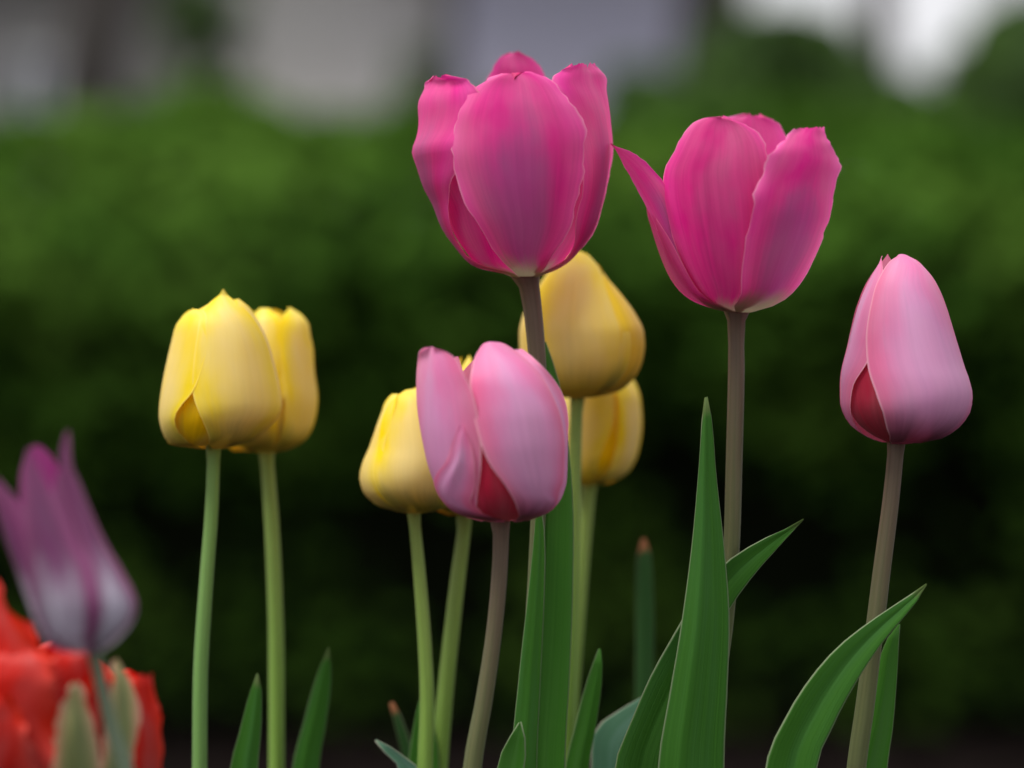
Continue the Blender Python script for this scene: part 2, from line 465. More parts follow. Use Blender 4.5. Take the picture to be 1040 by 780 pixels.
# ------------------------------------------------------------------ setting: ground
def make_ground():
    xs = np.concatenate([[-60, -30, -12], np.arange(-5, 5.01, 0.2), [12, 30, 60]])
    ys = np.concatenate([[-60, -20, -6], np.arange(-2, 7.01, 0.2), [12, 30, 60, 120]])
    V, F = [], []
    for y in ys:
        for x in xs:
            inside = abs(x) < 5 and -2 < y < 7
            z = 0.012 * noise.noise(Vector((x * 2.1, y * 2.1, 0))) if inside else 0
            V.append((x, y, z))
    nx = len(xs)
    for j in range(len(ys) - 1):
        for i in range(nx - 1):
            a = j * nx + i
            F.append((a, a + 1, a + nx + 1, a + nx))
    tag(mesh_obj('ground', V, F, M['soil']), kind='structure')


make_ground()


# ------------------------------------------------------------------ leaf scatter used by hedge, shrubs, crowns
def scatter_leaves(name, pts, nrm, size, mat, parent, seed, up=0.35):
    g = np.random.default_rng(seed)
    n = len(pts)
    d = nrm + g.normal(0, 0.75, (n, 3)) + np.array([0, 0, up])
    d /= np.linalg.norm(d, axis=1)[:, None]
    a = np.cross(d, g.normal(0, 1, (n, 3))); a /= np.linalg.norm(a, axis=1)[:, None] + 1e-9
    b = np.cross(d, a)
    s = size * g.uniform(0.6, 1.25, n)[:, None]
    w = s * 0.5
    V = np.empty((n, 6, 3))
    V[:, 0] = pts - a * s
    V[:, 1] = pts - a * s * 0.3 + b * w + d * s * 0.12
    V[:, 2] = pts + a * s * 0.4 + b * w * 0.8 + d * s * 0.12
    V[:, 3] = pts + a * s
    V[:, 4] = pts + a * s * 0.4 - b * w * 0.8 + d * s * 0.12
    V[:, 5] = pts - a * s * 0.3 - b * w + d * s * 0.12
    idx = np.arange(n)[:, None] * 6
    F = np.concatenate([idx + np.array([[0, 1, 2, 3]]), idx + np.array([[0, 3, 4, 5]])]).tolist()
    uv = np.repeat(g.uniform(0, 1, (n, 1)), 6, 0)
    uv = np.concatenate([uv, np.zeros_like(uv)], 1)
    return mesh_obj(name, V.reshape(-1, 3), F, mat, parent, uvs=uv, smooth=False)


# ------------------------------------------------------------------ hedge
def make_hedge():
    root = empty('hedge', (0, 4.4, 0))
    tag(root, 'dense dark green clipped hedge running right across behind all the tulips', 'hedge')
    prof = [(3.64, -0.02), (3.63, 0.14), (3.54, 0.32), (3.39, 0.50), (3.31, 0.64), (3.35, 0.735), (3.55, 0.82), (3.92, 0.89), (4.30, 0.925), (4.70, 0.90), (4.95, 0.75), (5.0, 0.4), (4.95, -0.02)]
    P = curve_pts(prof, 60)
    X0, X1 = -4.2, 4.2
    # core
    V, F = [], []
    nx = 120
    T = np.gradient(P, axis=0); N = np.stack([-T[:, 1], T[:, 0]], 1); N /= np.linalg.norm(N, axis=1)[:, None]
    for i in range(nx + 1):
        x = X0 + (X1 - X0) * i / nx
        for j in range(60):
            q = noise.fractal(Vector((x * 1.7, P[j, 0] * 1.7, P[j, 1] * 1.7)), 1.0, 2.0, 3)
            k = -0.13 + 0.06 * q
            V.append((x, P[j, 0] + N[j, 0] * k - 4.4, max(0.0, P[j, 1] + N[j, 1] * k)))
    for i in range(nx):
        for j in range(59):
            a = i * 60 + j
            F.append((a, a + 60, a + 61, a + 1))
    F.append(tuple(range(59, -1, -1))); F.append(tuple(nx * 60 + j for j in range(60)))
    mesh_obj('dark_core', V, F, M['hedge_core'], root)
    # leaves
    g = np.random.default_rng(3)
    n = 80000
    s = g.uniform(0, 1, n) ** 1.0
    
    j = s * 59
    j0 = np.clip(j.astype(int), 0, 58); f = (j - j0)[:, None]
    py = P[j0] * (1 - f) + P[j0 + 1] * f
    pn = N[j0] * (1 - f) + N[j0 + 1] * f
    x = g.uniform(X0, X1, n)
    pts, nr = np.empty((n, 3)), np.empty((n, 3))
    keep = np.ones(n, bool)
    for i in range(n):
        q = noise.fractal(Vector((x[i] * 1.7, py[i, 0] * 1.7, py[i, 1] * 1.7)), 1.0, 2.0, 3)
        q2 = noise.noise(Vector((x[i] * 7, py[i, 0] * 7, py[i, 1] * 7)))
        gap = noise.noise(Vector((x[i] * 4.2 + 40, py[i, 0] * 4.2, py[i, 1] * 4.2)))
        bare = min(1.0, max(0.0, (0.80 - py[i, 1]) / 0.52)) if py[i, 0] < 4.3 else 0.0      # leaves thinned lower down so the dark core deepens the shade
        keep[i] = gap * 0.45 + 0.45 - 0.66 * bare > g.uniform(-0.35, 0.35)
        k = 0.06 * q + 0.04 * q2 - abs(g.normal(0, 0.035)) + 0.01
        pts[i] = (x[i], py[i, 0] + pn[i, 0] * k - 4.4, py[i, 1] + pn[i, 1] * k)
        nr[i] = (0, pn[i, 0], pn[i, 1])
    pts[:, 2] = np.maximum(pts[:, 2], 0.01)
    scatter_leaves('foliage', pts[keep], nr[keep], 0.025, M['hedge'], root, 5)


make_hedge()


# ------------------------------------------------------------------ houses far behind
def box(name, lo, hi, mat, parent, bevel=0.0):
    bm = bmesh.new()
    bmesh.ops.create_cube(bm, size=1.0)
    for v in bm.verts:
        for k in range(3):
            v.co[k] = lo[k] + (v.co[k] + 0.5) * (hi[k] - lo[k])
    if bevel:
        bmesh.ops.bevel(bm, geom=bm.edges[:], offset=bevel, segments=1, affect='EDGES')
    me = bpy.data.meshes.new(name); bm.to_mesh(me); bm.free()
    me.materials.append(mat)
    return link(bpy.data.objects.new(name, me), parent)


def house(name, label, x0, x1, y, depth, h, wall, windows=(), door=None, pitch=1.4):
    cx = (x0 + x1) / 2
    root = empty(name, (cx, y, 0))
    tag(root, label, 'house')
    hw = (x1 - x0) / 2
    box('wall', (-hw, 0, 0), (hw, depth, h), M[wall], root)
    e = 0.4
    V = [(-hw - e, -e, h + .01), (hw + e, -e, h + .01), (hw + e, depth + e, h + .01), (-hw - e, depth + e, h + .01),
         (-hw - e, depth / 2, h + pitch), (hw + e, depth / 2, h + pitch)]
    mesh_obj('roof', V, [(0, 1, 5, 4), (2, 3, 4, 5), (1, 2, 5), (3, 0, 4), (3, 2, 1, 0)], M['roof'], root, smooth=False)
    for (wx, wz, ww, wh) in windows:
        wx -= cx
        fr = box('window', (wx - ww / 2 - .07, -.05, wz - wh / 2 - .07), (wx + ww / 2 + .07, .03, wz + wh / 2 + .07), M['frame'], root, 0.01)
        box('pane', (wx - ww / 2, -.06, wz - wh / 2), (wx + ww / 2, .02, wz + wh / 2), M['pane'], fr)
        box('glazing_bar', (wx - .025, -.075, wz - wh / 2), (wx + .025, -.0605, wz + wh / 2), M['frame'], fr)
    if door:
        dx = door - cx
        d = box('door', (dx - .5, -.05, 0.0), (dx + .5, .03, 2.1), M['door'], root, 0.01)
        box('handle', (dx + .36, -.1, 1.0), (dx + .40, -.051, 1.12), M['frame'], d)


house('house', 'dark brown grey house with a small window at the far left, behind the hedge', -9.5, -1.98, 16.5, 6, 3.2, 'wall_dark', windows=((-2.98, 2.3, 0.35, 0.5), (-6.0, 1.7, 1.2, 1.1)), door=-4.4)
house('house', 'pale grey rendered house behind the hedge between dark house and thin trunk', -1.86, -0.42, 15.5, 6, 3.4, 'wall_pale', windows=())
house('house', 'lavender grey sided house behind the tall hot pink tulip', -0.30, 1.02, 14.5, 6, 3.3, 'wall_lilac', windows=())


# ------------------------------------------------------------------ trees and shrubs behind
def tree(label, px, d, wpx, height, crown_r, seed, lean=0.0):
    s = S(d)
    x = (px - 520) * s
    r = wpx * s / 2
    root = empty('tree', (x, d, 0))
    tag(root, label, 'tree', 'trees behind the hedge')
    g = random.Random(seed)
    V, F = [], []

    def limb(p0, p1, r0, r1, nseg=8, ns=10, wob=0.04):
        base = len(V)
        ax = (p1 - p0)
        t = ax.normalized()
        a = t.orthogonal().normalized(); b = t.cross(a)
        for i in range(nseg + 1):
            f = i / nseg
            c = p0.lerp(p1, f) + Vector((g.uniform(-wob, wob), g.uniform(-wob, wob), 0)) * (0 if i == 0 else 1) * min(1, r0 * 8)
            rr = r0 + (r1 - r0) * f
            if p0.z < 0.01: rr *= 1 + 0.6 * math.exp(-f * 12)
            for k in range(ns):
                th = 2 * math.pi * k / ns
                V.append(c + (a * math.cos(th) + b * math.sin(th)) * rr * g.uniform(0.93, 1.07))
        for i in range(nseg):
            for k in range(ns):
                k2 = (k + 1) % ns
                F.append((base + i * ns + k, base + i * ns + k2, base + (i + 1) * ns + k2, base + (i + 1) * ns + k))
    top = Vector((lean, 0, height * 0.62))
    limb(Vector((0, 0, 0)), top, r, r * 0.6, 12, 14)
    for q in range(7):
        an = q * 2.4 + g.uniform(-.3, .3)
        st = Vector((0, 0, 0)).lerp(top, g.uniform(0.75, 1.0))
        en = top + Vector((math.cos(an), math.sin(an), 0)) * crown_r * 0.75 + Vector((0, 0, g.uniform(0.1, 0.5) * crown_r))
        limb(st, en, r * 0.4, r * 0.12, 6, 7)
    mesh_obj('trunk', V, F, M['bark'], root)
    gg = np.random.default_rng(seed)
    n = 5000
    cen = np.array([[lean + crown_r * 0.62 * math.cos(q * 2.4) * (q > 0), crown_r * 0.62 * math.sin(q * 2.4) * (q > 0), height * 0.62 + crown_r * gg.uniform(0.3, 1.0)] for q in range(9)])
    ci = gg.integers(0, 9, n)
    v = gg.normal(0, 1, (n, 3)); v /= np.linalg.norm(v, axis=1)[:, None]
    pts = cen[ci] + v * (crown_r * 0.5 * gg.uniform(0.3, 1.0, n) ** 0.5)[:, None]
    pts[:, 2] = np.maximum(pts[:, 2], height * 0.5)
    scatter_leaves('crown', pts, v, 0.07, M['crown'], root, seed)


def shrub(label, px, d, wpx, ytop, seed, n=9000, leaf=0.035, mat='shrub'):
    s = S(d)
    x = (px - 520) * s; h = CAM_H + (390 - ytop) * s; r = wpx * s / 2
    root = empty('shrub', (x, d, 0))
    tag(root, label, 'shrub', 'shrubs behind the hedge')
    g = np.random.default_rng(seed)
    k = 16
    cen = np.stack([g.uniform(-r * .7, r * .7, k), g.uniform(-r * .6, r * .6, k), h * np.concatenate([g.uniform(0.25, 0.7, k - 6), g.uniform(0.78, 0.95, 6)])], 1)
    ci = g.integers(0, k, n)
    v = g.normal(0, 1, (n, 3)); v /= np.linalg.norm(v, axis=1)[:, None]
    rad = g.uniform(0.3, 0.5, k)[ci] * max(min(r, h * 0.4), 0.3)
    pts = cen[ci] + v * (rad * g.uniform(0.3, 1.0, n) ** 0.4)[:, None]
    pts[:, 2] = np.clip(pts[:, 2], 0.03, h)
    scatter_leaves('foliage', pts, v, leaf, M[mat], root, seed)
    V, F = [], []
    for c in cen:
        base = len(V)
        for (p, rr) in ((np.array([c[0] * .2, c[1] * .2, 0]), .018), (np.array([c[0] * .7, c[1] * .7, c[2] * .6]), .012), (c, .005)):
            for q in range(6):
                V.append((p[0] + rr * math.cos(q * math.pi / 3), p[1] + rr * math.sin(q * math.pi / 3), p[2]))
        for a in range(2):
            for q in range(6):
                F.append((base + a * 6 + q, base + a * 6 + (q + 1) % 6, base + a * 6 + 6 + (q + 1) % 6, base + a * 6 + 6 + q))
    mesh_obj('stem', V, F, M['bark'], root)


tree('thick dark tree trunk behind the hedge at the far left', 98, 9.0, 78, 7.5, 2.3, 11)
tree('thin dark trunk behind the hedge just left of the tall hot pink tulip', 458, 10.5, 22, 6.0, 1.8, 12)
tree('grey brown trunk behind the hedge above the open hot pink tulip', 727, 9.5, 84, 7.5, 2.2, 13)
tree('slim trunk standing between the two bright sky gaps at upper right', 893, 8.5, 44, 6.5, 1.8, 14)
tree('slim trunk at the right edge beside the last bright sky gap', 1032, 9.0, 22, 6.0, 1.8, 15)
shrub('loose green shrub behind the hedge below the grey brown trunk', 690, 6.6, 190, 70, 21)
shrub('tall green shrub between the grey brown trunk and the slim trunk', 812, 7.4, 190, 14, 22, n=11000)
shrub('low wide green shrub below the rightmost bright sky gap', 960, 7.0, 250, 46, 25, n=12000)
shrub('taller green shrub behind the hedge at the right edge', 1068, 6.4, 130, 2, 23, n=11000)
shrub('sparse tall bush in front of the gap between dark house and pale house', 205, 13.0, 100, -30, 27, n=1500, leaf=0.05, mat='crown')
shrub('pale green shrub growing against the pale grey house', 425, 12.0, 60, 40, 24, n=900, leaf=0.035)


# ------------------------------------------------------------------ tulips
class A_:                                # an azimuth round the bloom, degrees, 0 = towards the viewer, + = right
    def __init__(self, d): self.d = d


def a(d): return A_(d)


def body_from(silL, silR):
    """silhouettes as [(y, x)...] -> (cx(y), rad(y))"""
    ys = sorted(set([p[0] for p in silL] + [p[0] for p in silR]))
    fl = pchip([p[0] for p in silL], [p[1] for p in silL]); fr = pchip([p[0] for p in silR], [p[1] for p in silR])
    xl, xr = fl(ys), fr(ys)
    return pchip(ys, (xl + xr) / 2), pchip(ys, np.maximum((xr - xl) / 2, 1.0))


def body_round(cx, prof):
    """prof [(y, radius)...] round a vertical axis at cx (number or [(y,x)...])"""
    f = pchip([p[0] for p in prof], [p[1] for p in prof])
    c = (lambda y: np.full_like(np.asarray(y, float), cx)) if isinstance(cx, (int, float)) else pchip([p[0] for p in cx], [p[1] for p in cx])
    return c, f


def petal(root, d, body, L, Rr, mat, k=1.0, nu=27, nv=40, curl=0.0, keel=0.0, ruffle=0.0, rfreq=5.0, seed=0, name='petal', dome=0.0, jag=0.0, squash=1.0, flare=0.0):
    """L and Rr: edge points (x or a(azimuth), y) from base to tip, on the body of revolution scaled by k"""
    cxf, rf = body
    rmean = float(np.mean(rf(np.array([q[1] for q in L]))))

    def conv(pts):
        out = []
        for xv, y in pts:
            if isinstance(xv, A_): ph = math.radians(xv.d)
            else:
                cx0, rk = float(cxf(y)), max(float(rf(y)) * k, 1e-3)
                sv = (xv - cx0) / rk
                near = rk * math.sqrt(max(0.0, 1 - sv * sv)) * S0       # the front of a bloom is nearer than its axis
                sv = (xv - (cx0 - 520) * near - cx0) / rk
                ph = math.asin(max(-0.9995, min(0.9995, sv)))
            out.append((ph * rmean, y))
        return out
    t = np.linspace(0, 1, nv)
    t = 0.55 * t + 0.45 * (1 - (1 - t) ** 2)
    cl = curve_pts(conv(L), nv, t); cr = curve_pts(conv(Rr), nv, t)
    s = S(d)
    rx, ry = root.location.x, root.location.y
    V, UV = [], []
    for j in range(nv):
        v = j / (nv - 1)
        row = []
        for i in range(nu):
            u = i / (nu - 1)
            uu = u * 2 - 1
            ue = 0.5 + 0.5 * math.sin(uu * math.pi / 2) * 0.35 + 0.5 * uu * 0.65
            ph = (cl[j, 0] * (1 - ue) + cr[j, 0] * ue) / rmean
            y = cl[j, 1] * (1 - ue) + cr[j, 1] * ue
            y -= dome * (1 - uu * uu) * v ** 6
            e = abs(uu) ** 3
            rr = float(rf(y)) * k
            rr += curl * e * v + keel * math.exp(-(uu * 4) ** 2) * math.sin(math.pi * min(1, v * 1.05)) * (1 - v * 0.5)
            rr += flare * max(0.0, uu) ** 2 * min(1.0, v * 2)
            if ruffle:
                nzv = noise.noise(Vector((seed * 7.3 + uu * 0.8, v * rfreq, seed * 1.7)))
                nz2 = noise.noise(Vector((seed * 3.1 + uu * 1.5, v * 2.2, seed * 0.7 + 9)))
                tipf = max(e, v ** 5)
                rr += ruffle * (nzv * tipf + 0.5 * nz2 * (0.3 + 0.7 * e)) * min(1, v * 3)
            if jag:
                jz = noise.noise(Vector((seed * 5.7 + (1 if uu > 0 else -1), v * 11.0, uu * 2.5)))
                jz += 0.8 * noise.noise(Vector((seed * 2.3 + (1 if uu > 0 else -1), v * 27.0, 3.3)))
                ph += math.copysign(1, uu) * jag * jz * abs(uu) ** 8 / rmean * min(1, v * 2)
                y += jag * noise.noise(Vector((uu * 7.0, seed * 2.9, 4.0))) * v ** 14
            x = float(cxf(y)) + rr * math.sin(ph)
            dep = rr * math.cos(ph) * squash
            row.append((float(cxf(y)), x, dep, y))
            UV.append((u, v))
        sr = S(d - s * sum(q[2] for q in row) / nu)      # outlines are read at the row's own distance
        for cx0, x, dep, y in row:
            V.append(((cx0 - 520) * s + (x - cx0) * sr - rx, d - dep * s - ry, CAM_H + (390 - y) * sr))
    F = []
    for j in range(nv - 1):
        for i in range(nu - 1):
            q = j * nu + i
            F.append((q, q + 1, q + nu + 1, q + nu))
    return mesh_obj(name, V, F, mat, root, uvs=UV)


def auto_petal(root, d, body, c, hw, yb, yt, mat, k, tipround=0.5, **kw):
    L, Rr = [], []
    for f, w in ((0, .55), (.06, .8), (.2, 1.0), (.4, 1.0), (.6, .92), (.78, .75), (.9, .52), (.97, .28), (1.0, .06)):
        y = yb + (yt - yb) * f
        L.append((a(c - hw * w), y)); Rr.append((a(c + hw * w), y))
    return petal(root, d, body, L, Rr, mat, k, **kw)


def ground_y(d):
    return 390 + CAM_H / S(d)


def stem(root, pts, mat, wtop=None, ns=14, n=70):
    """pts: (x, y, distance, width px) from bloom down; carried on down to the soil"""
    P = [list(p) for p in pts]
    x, y, d, w = P[-1]
    x0, y0, d0, w0 = P[-2]
    gy = ground_y(d)
    sl = (x - x0) / (y - y0)
    P.append([x + sl * 0.5 * (gy - y) * 0.5, y + (gy - y) * 0.5, d, w * 1.1])
    P.append([P[-1][0], gy + 12, d, w * 1.15])
    C = curve_pts(P[::-1], n)
    rx, ry = root.location.x, root.location.y
    V, UV, F = [], [], []
    for j in range(n):
        x, y, d, w = C[j]
        s = S(d)
        c = Vector(((x - 520) * s - rx, d - ry, CAM_H + (390 - y) * s))
        jm, jp = max(0, j - 1), min(n - 1, j + 1)
        tv = Vector(((C[jp, 0] - C[jm, 0]), (C[jp, 2] - C[jm, 2]) / s, -(C[jp, 1] - C[jm, 1]))).normalized()
        ax = tv.cross(Vector((0, 1, 0))).normalized(); ay = ax.cross(tv)
        for q in range(ns + 1):
            th = 2 * math.pi * q / ns
            rr = w * s / 2 * (1 + 0.04 * math.sin(3 * th + 0.7) + 0.03 * noise.noise(Vector((j * .35, th, rx * 50))))
            V.append(c + (ax * math.cos(th) + ay * math.sin(th)) * rr * 0.94)
            UV.append((q / ns, j / (n - 1)))
    for j in range(n - 1):
        for q in range(ns):
            b = j * (ns + 1) + q
            F.append((b, b + 1, b + ns + 2, b + ns + 1))
    return mesh_obj('stem', V, F, mat, root, uvs=UV)


def stem_foot(pts):
    x, y, d, w = pts[-1]; x0, y0 = pts[-2][:2]
    gy = ground_y(d)
    xb = x + (x - x0) / (y - y0) * 0.25 * (gy - y)
    return ((xb - 520) * S(d), d, 0)


def leaf(root, L, Rr, mat, d0, d1, fold=14.0, foot=None, nu=17, nv=70, thick=0.0006, wave=2.0, seed=0, name='leaf', mid=0.5, dl=0.0, tipd=None):
    """L, Rr: edge points (x, y) from the bottom of the picture to the tip; d0 low, d1 at the tip; foot = stem x where it springs at soil"""
    s0 = S(d0)
    gy = ground_y(d0) - 90
    xb = foot if foot is not None else (L[0][0] + Rr[0][0]) / 2
    hw = (Rr[0][0] - L[0][0]) / 2
    my = (L[0][1] + gy) / 2
    mx = (L[0][0] + Rr[0][0]) / 2 * 0.55 + xb * 0.45
    Ls = [(xb - 13, gy), (mx - max(hw * 1.25, 16), my)] + list(L)
    Rs = [(xb + 13, gy), (mx + max(hw * 1.25, 16), my)] + list(Rr)
    cl, cr = curve_pts(Ls, nv), curve_pts(Rs, nv)
    rx, ry = root.location.x, root.location.y
    V, UV, F = [], [], []
    for j in range(nv):
        v = j / (nv - 1)
        yc = (cl[j, 1] + cr[j, 1]) / 2
        f = min(1, max(0, (gy - yc) / (gy - min(L[-1][1], Rr[-1][1]))))
        d = d0 + (d1 - d0) * f ** 1.5
        s = S(d)
        wid = math.hypot(cr[j, 0] - cl[j, 0], cr[j, 1] - cl[j, 1])
        for i in range(nu):
            u = i / (nu - 1); uu = u * 2 - 1
            x = cl[j, 0] * (1 - u) + cr[j, 0] * u
            y = cl[j, 1] * (1 - u) + cr[j, 1] * u
            mm = 1 - abs(u - mid) / (mid if u < mid else 1 - mid)
            dep = -fold * (wid / 60.0) * (mm ** 1.3) + dl * uu * wid / 60
            dep += wave * noise.noise(Vector((uu * 1.2, v * 9, seed * 3.3))) * (abs(uu) ** 2 + .2)
            V.append(((x - 520) * s - rx, d - dep * s - ry, CAM_H + (390 - y) * s))
            UV.append((u, v))
    for j in range(nv - 1):
        for i in range(nu - 1):
            q = j * nu + i
            F.append((q, q + 1, q + nu + 1, q + nu))
    o = mesh_obj(name, V, F, mat, root, uvs=UV)
    if thick:
        md = o.modifiers.new('thickness', 'SOLIDIFY'); md.thickness = thick; md.offset = 0
    return o


def tulip(name, label, group, stem_pts, stemmat):
    root = empty(name, stem_foot(stem_pts))
    tag(root, label, 'tulip', group)
    stem(root, stem_pts, M[stemmat])
    return root


GP, GL, GY = 'hot pink tulips', 'light pink tulips', 'yellow tulips'

# ---- tall hot pink tulip, wide open petals
dA = 0.832
A = tulip('tulip', 'tallest hot pink tulip with broad front petal, topmost in the photo', GP,
          [(533, 272, dA, 38), (534, 281, dA, 30), (538, 291, dA, 22), (543, 330, dA, 20), (548, 400, dA, 18), (549, 470, dA, 17), (545, 560, dA, 16), (540, 660, dA, 17), (536, 780, dA, 19)], 'stem_pink')
bodyA = body_from([(283, 522), (277, 505), (270, 480), (252, 462), (231, 447), (206, 437), (190, 428), (168, 420), (150, 414), (138, 418), (120, 421), (102, 420), (85, 426), (70, 432)],
                  [(283, 546), (277, 560), (270, 573), (252, 591), (231, 605), (199, 614), (170, 620), (145, 623), (116, 623), (70, 616)])
bodyAf = body_round(528, [(282, 12), (277, 30), (270, 50), (258, 66), (240, 78), (215, 88), (180, 95), (140, 98), (110, 96), (72, 88)])
petal(A, dA, bodyAf, [(526, 281), (512, 268), (487, 231), (469, 199), (458, 166), (456, 134), (463, 112), (476, 91), (496, 79), (511, 75), (521, 80)],
      [(541, 281), (556, 268), (580, 231), (591, 192), (596, 163), (595, 134), (586, 114), (572, 91), (556, 78), (538, 73), (523, 79)], M['hot'], k=1.14, keel=-3.0, ruffle=6.0, seed=1, dome=0.0, jag=5, rfreq=8, curl=-3)
petal(A, dA, bodyA, [(a(-40), 282), (a(-110), 262), (a(-118), 231), (a(-112), 200), (a(-108), 170), (a(-102), 140), (a(-100), 110), (a(-96), 93), (a(-84), 82), (a(-68), 78)],
      [(a(-20), 282), (470, 256), (458, 231), (459, 199), (468, 165), (484, 130), (490, 105), (480, 88), (460, 78)], M['hot'], k=0.98, ruffle=9.0, seed=2, jag=5, rfreq=6, curl=3)
petal(A, dA, bodyA, [(a(30), 282), (575, 262), (583, 231), (590, 199), (588, 165), (578, 130), (566, 104), (560, 86), (578, 68)],
      [(a(50), 282), (a(100), 262), (a(104), 231), (a(106), 200), (a(104), 170), (a(98), 140), (a(92), 110), (a(84), 80), (606, 63)], M['hot'], k=0.99, ruffle=10.0, seed=3, jag=5, rfreq=6, curl=2)
petal(A, dA, bodyA, [(a(210), 281), (a(215), 250), (a(214), 200), (a(206), 140), (a(200), 90), (a(196), 68), (a(191), 58), (a(184), 54)],
      [(a(150), 281), (a(140), 250), (a(142), 200), (a(148), 140), (a(156), 90), (a(162), 68), (a(170), 58), (a(178), 53)], M['hot'], k=0.93, ruffle=5.0, seed=4, jag=3)
auto_petal(A, dA, bodyA, -48, 40, 281, 100, M['hot_inner'], 0.86, seed=5, ruffle=4)
auto_petal(A, dA, bodyA, 52, 40, 281, 95, M['hot_inner'], 0.86, seed=6, ruffle=4)
leaf(A, [(528, 780), (535, 700), (542, 600), (548, 510), (551, 420), (553, 370), (553, 348)], [(574, 780), (579, 680), (582, 600), (582, 510), (576, 440), (568, 388), (554, 347)],
     M['leaf_bright'], 0.822, 0.838, fold=-16, foot=540, seed=1, mid=0.22, dl=4)
leaf(A, [(519, 780), (527, 690), (537, 600), (543, 540), (546, 500)], [(545, 780), (549, 690), (553, 600), (553, 540), (547, 498)],
     M['leaf'], 0.8235, 0.830, fold=-6, foot=530, seed=12)

# ---- second hot pink tulip with one petal falling open to the left
dB = 0.826
B = tulip('tulip', 'hot pink tulip with one narrow petal falling open to the left', GP,
          [(749, 308, dB, 36), (749, 317, dB, 27), (748, 327, dB, 19), (748, 380, dB, 18), (746, 460, dB, 18), (743, 560, dB, 18), (736, 640, dB, 18), (727, 700, dB, 18), (715, 780, dB, 20)], 'stem_pink')
bodyB = body_round(750, [(318, 10), (313, 30), (305, 48), (292, 62), (270, 74), (240, 84), (200, 92), (160, 96), (120, 92)])
bodyBr = body_round([(318, 752), (300, 762), (240, 768), (120, 770)], [(318, 10), (312, 32), (297, 50), (272, 64), (241, 76), (214, 84), (183, 88), (161, 90), (120, 84)])
petal(B, dB, bodyBr, [(747, 317), (752, 300), (753, 278), (757, 238), (763, 211), (775, 174), (794, 143), (809, 131)],
      [(760, 318), (784, 311), (804, 298), (822, 273), (838, 242), (847, 214), (849, 183), (853, 161), (843, 143), (837, 128)], M['hot'], k=1.24, keel=3.0, ruffle=6.0, seed=11, jag=2.8, curl=-2, rfreq=8)
petal(B, dB, bodyB, [(738, 317), (712, 300), (694, 270), (682, 235), (675, 200), (674, 172), (682, 153), (699, 126), (715, 119), (731, 119)],
      [(752, 317), (770, 300), (784, 270), (790, 240), (790, 200), (783, 165), (776, 146), (763, 131), (748, 123), (734, 119)], M['hot_inner'], k=0.96, keel=-5.5, ruffle=5.0, seed=12, jag=3)
bodyBl = body_round([(318, 748), (300, 738), (270, 725), (235, 712), (200, 696), (170, 680), (140, 664)], [(318, 8), (300, 40), (270, 50), (235, 52), (200, 50), (170, 48), (140, 46)])
petal(B, dB, bodyBl, [(738, 317), (709, 300), (690, 275), (676, 250), (662, 222), (647, 192), (633, 166), (624, 150), (621, 146)],
      [(748, 317), (728, 304), (711, 280), (700, 250), (691, 222), (680, 194), (660, 169), (643, 156), (622, 146)], M['hot'], k=1.0, ruffle=3.0, seed=13, curl=0, jag=2)
petal(B, dB, bodyB, [(a(-60), 316), (a(-85), 300), (a(-94), 270), (a(-98), 240), (a(-105), 215), (a(-112), 190), (a(-118), 170)],
      [(a(-30), 316), (a(-45), 300), (a(-52), 270), (a(-60), 240), (a(-80), 210), (a(-96), 185), (a(-116), 169)], M['hot_inner'], k=1.03, ruffle=3, seed=14)
petal(B, dB, bodyB, [(a(215), 316), (a(225), 280), (a(220), 220), (a(205), 160), (a(190), 132), (a(184), 121), (a(172), 116)],
      [(a(140), 316), (a(130), 280), (a(132), 220), (a(140), 160), (a(142), 140), (a(149), 126), (a(160), 117)], M['hot'], k=0.95, ruffle=6, seed=15, jag=4)
auto_petal(B, dB, bodyB, 110, 42, 316, 150, M['hot_inner'], 0.9, seed=16, ruffle=4)
leaf(B, [(668, 780), (679, 710), (691, 640), (703, 550), (710, 470), (713, 425), (716, 404)], [(736, 780), (739, 700), (741, 630), (736, 560), (727, 480), (723, 430), (718, 403)],
     M['leaf'], 0.803, 0.811, fold=-14, foot=728, seed=2, mid=0.3, dl=-5)
leaf(B, [(624, 780), (640, 735), (660, 688), (684, 645), (710, 602), (735, 573), (770, 550), (800, 536), (816, 527)], [(676, 780), (690, 740), (702, 712), (716, 680), (730, 640), (742, 617), (765, 585), (795, 551), (816, 528)],
     M['leaf'], 0.813, 0.8195, fold=5, foot=720, seed=3, mid=0.5)

# ---- light pink bud, right
dC = 0.82
C = tulip('tulip', 'closed light pink tulip bud on brownish stem, rightmost flower', GL,
          [(911, 440, dC, 22), (910, 456, dC, 18), (906, 500, dC, 18), (897, 570, dC, 19), (886, 660, dC, 20), (877, 730, dC, 21), (870, 780, dC, 21)], 'stem_pink')
bodyC = body_from([(451, 902), (447, 886), (442, 876), (432, 862), (420, 854), (408, 850.6), (387, 850.5), (352, 858), (314, 868), (287, 879), (270, 889), (258, 897)],
                  [(451, 926), (449, 945), (446, 958), (434, 975), (417, 986), (402, 988), (370, 979), (340, 970), (311, 961), (287, 951), (270, 938), (258, 922)])
petal(C, dC, bodyC, [(906, 451), (904, 444), (898, 423), (890, 399), (882, 374), (880, 345), (884, 312), (892, 285), (902, 268), (912, 259)],
      [(922, 451), (952, 446), (a(76), 434), (a(84), 417), (a(92), 402), (a(92), 370), (a(90), 340), (a(84), 311), (a(74), 287), (938, 268), (921, 259)], M['light'], k=1.0, keel=2.0, ruffle=1.5, seed=21, dome=1)
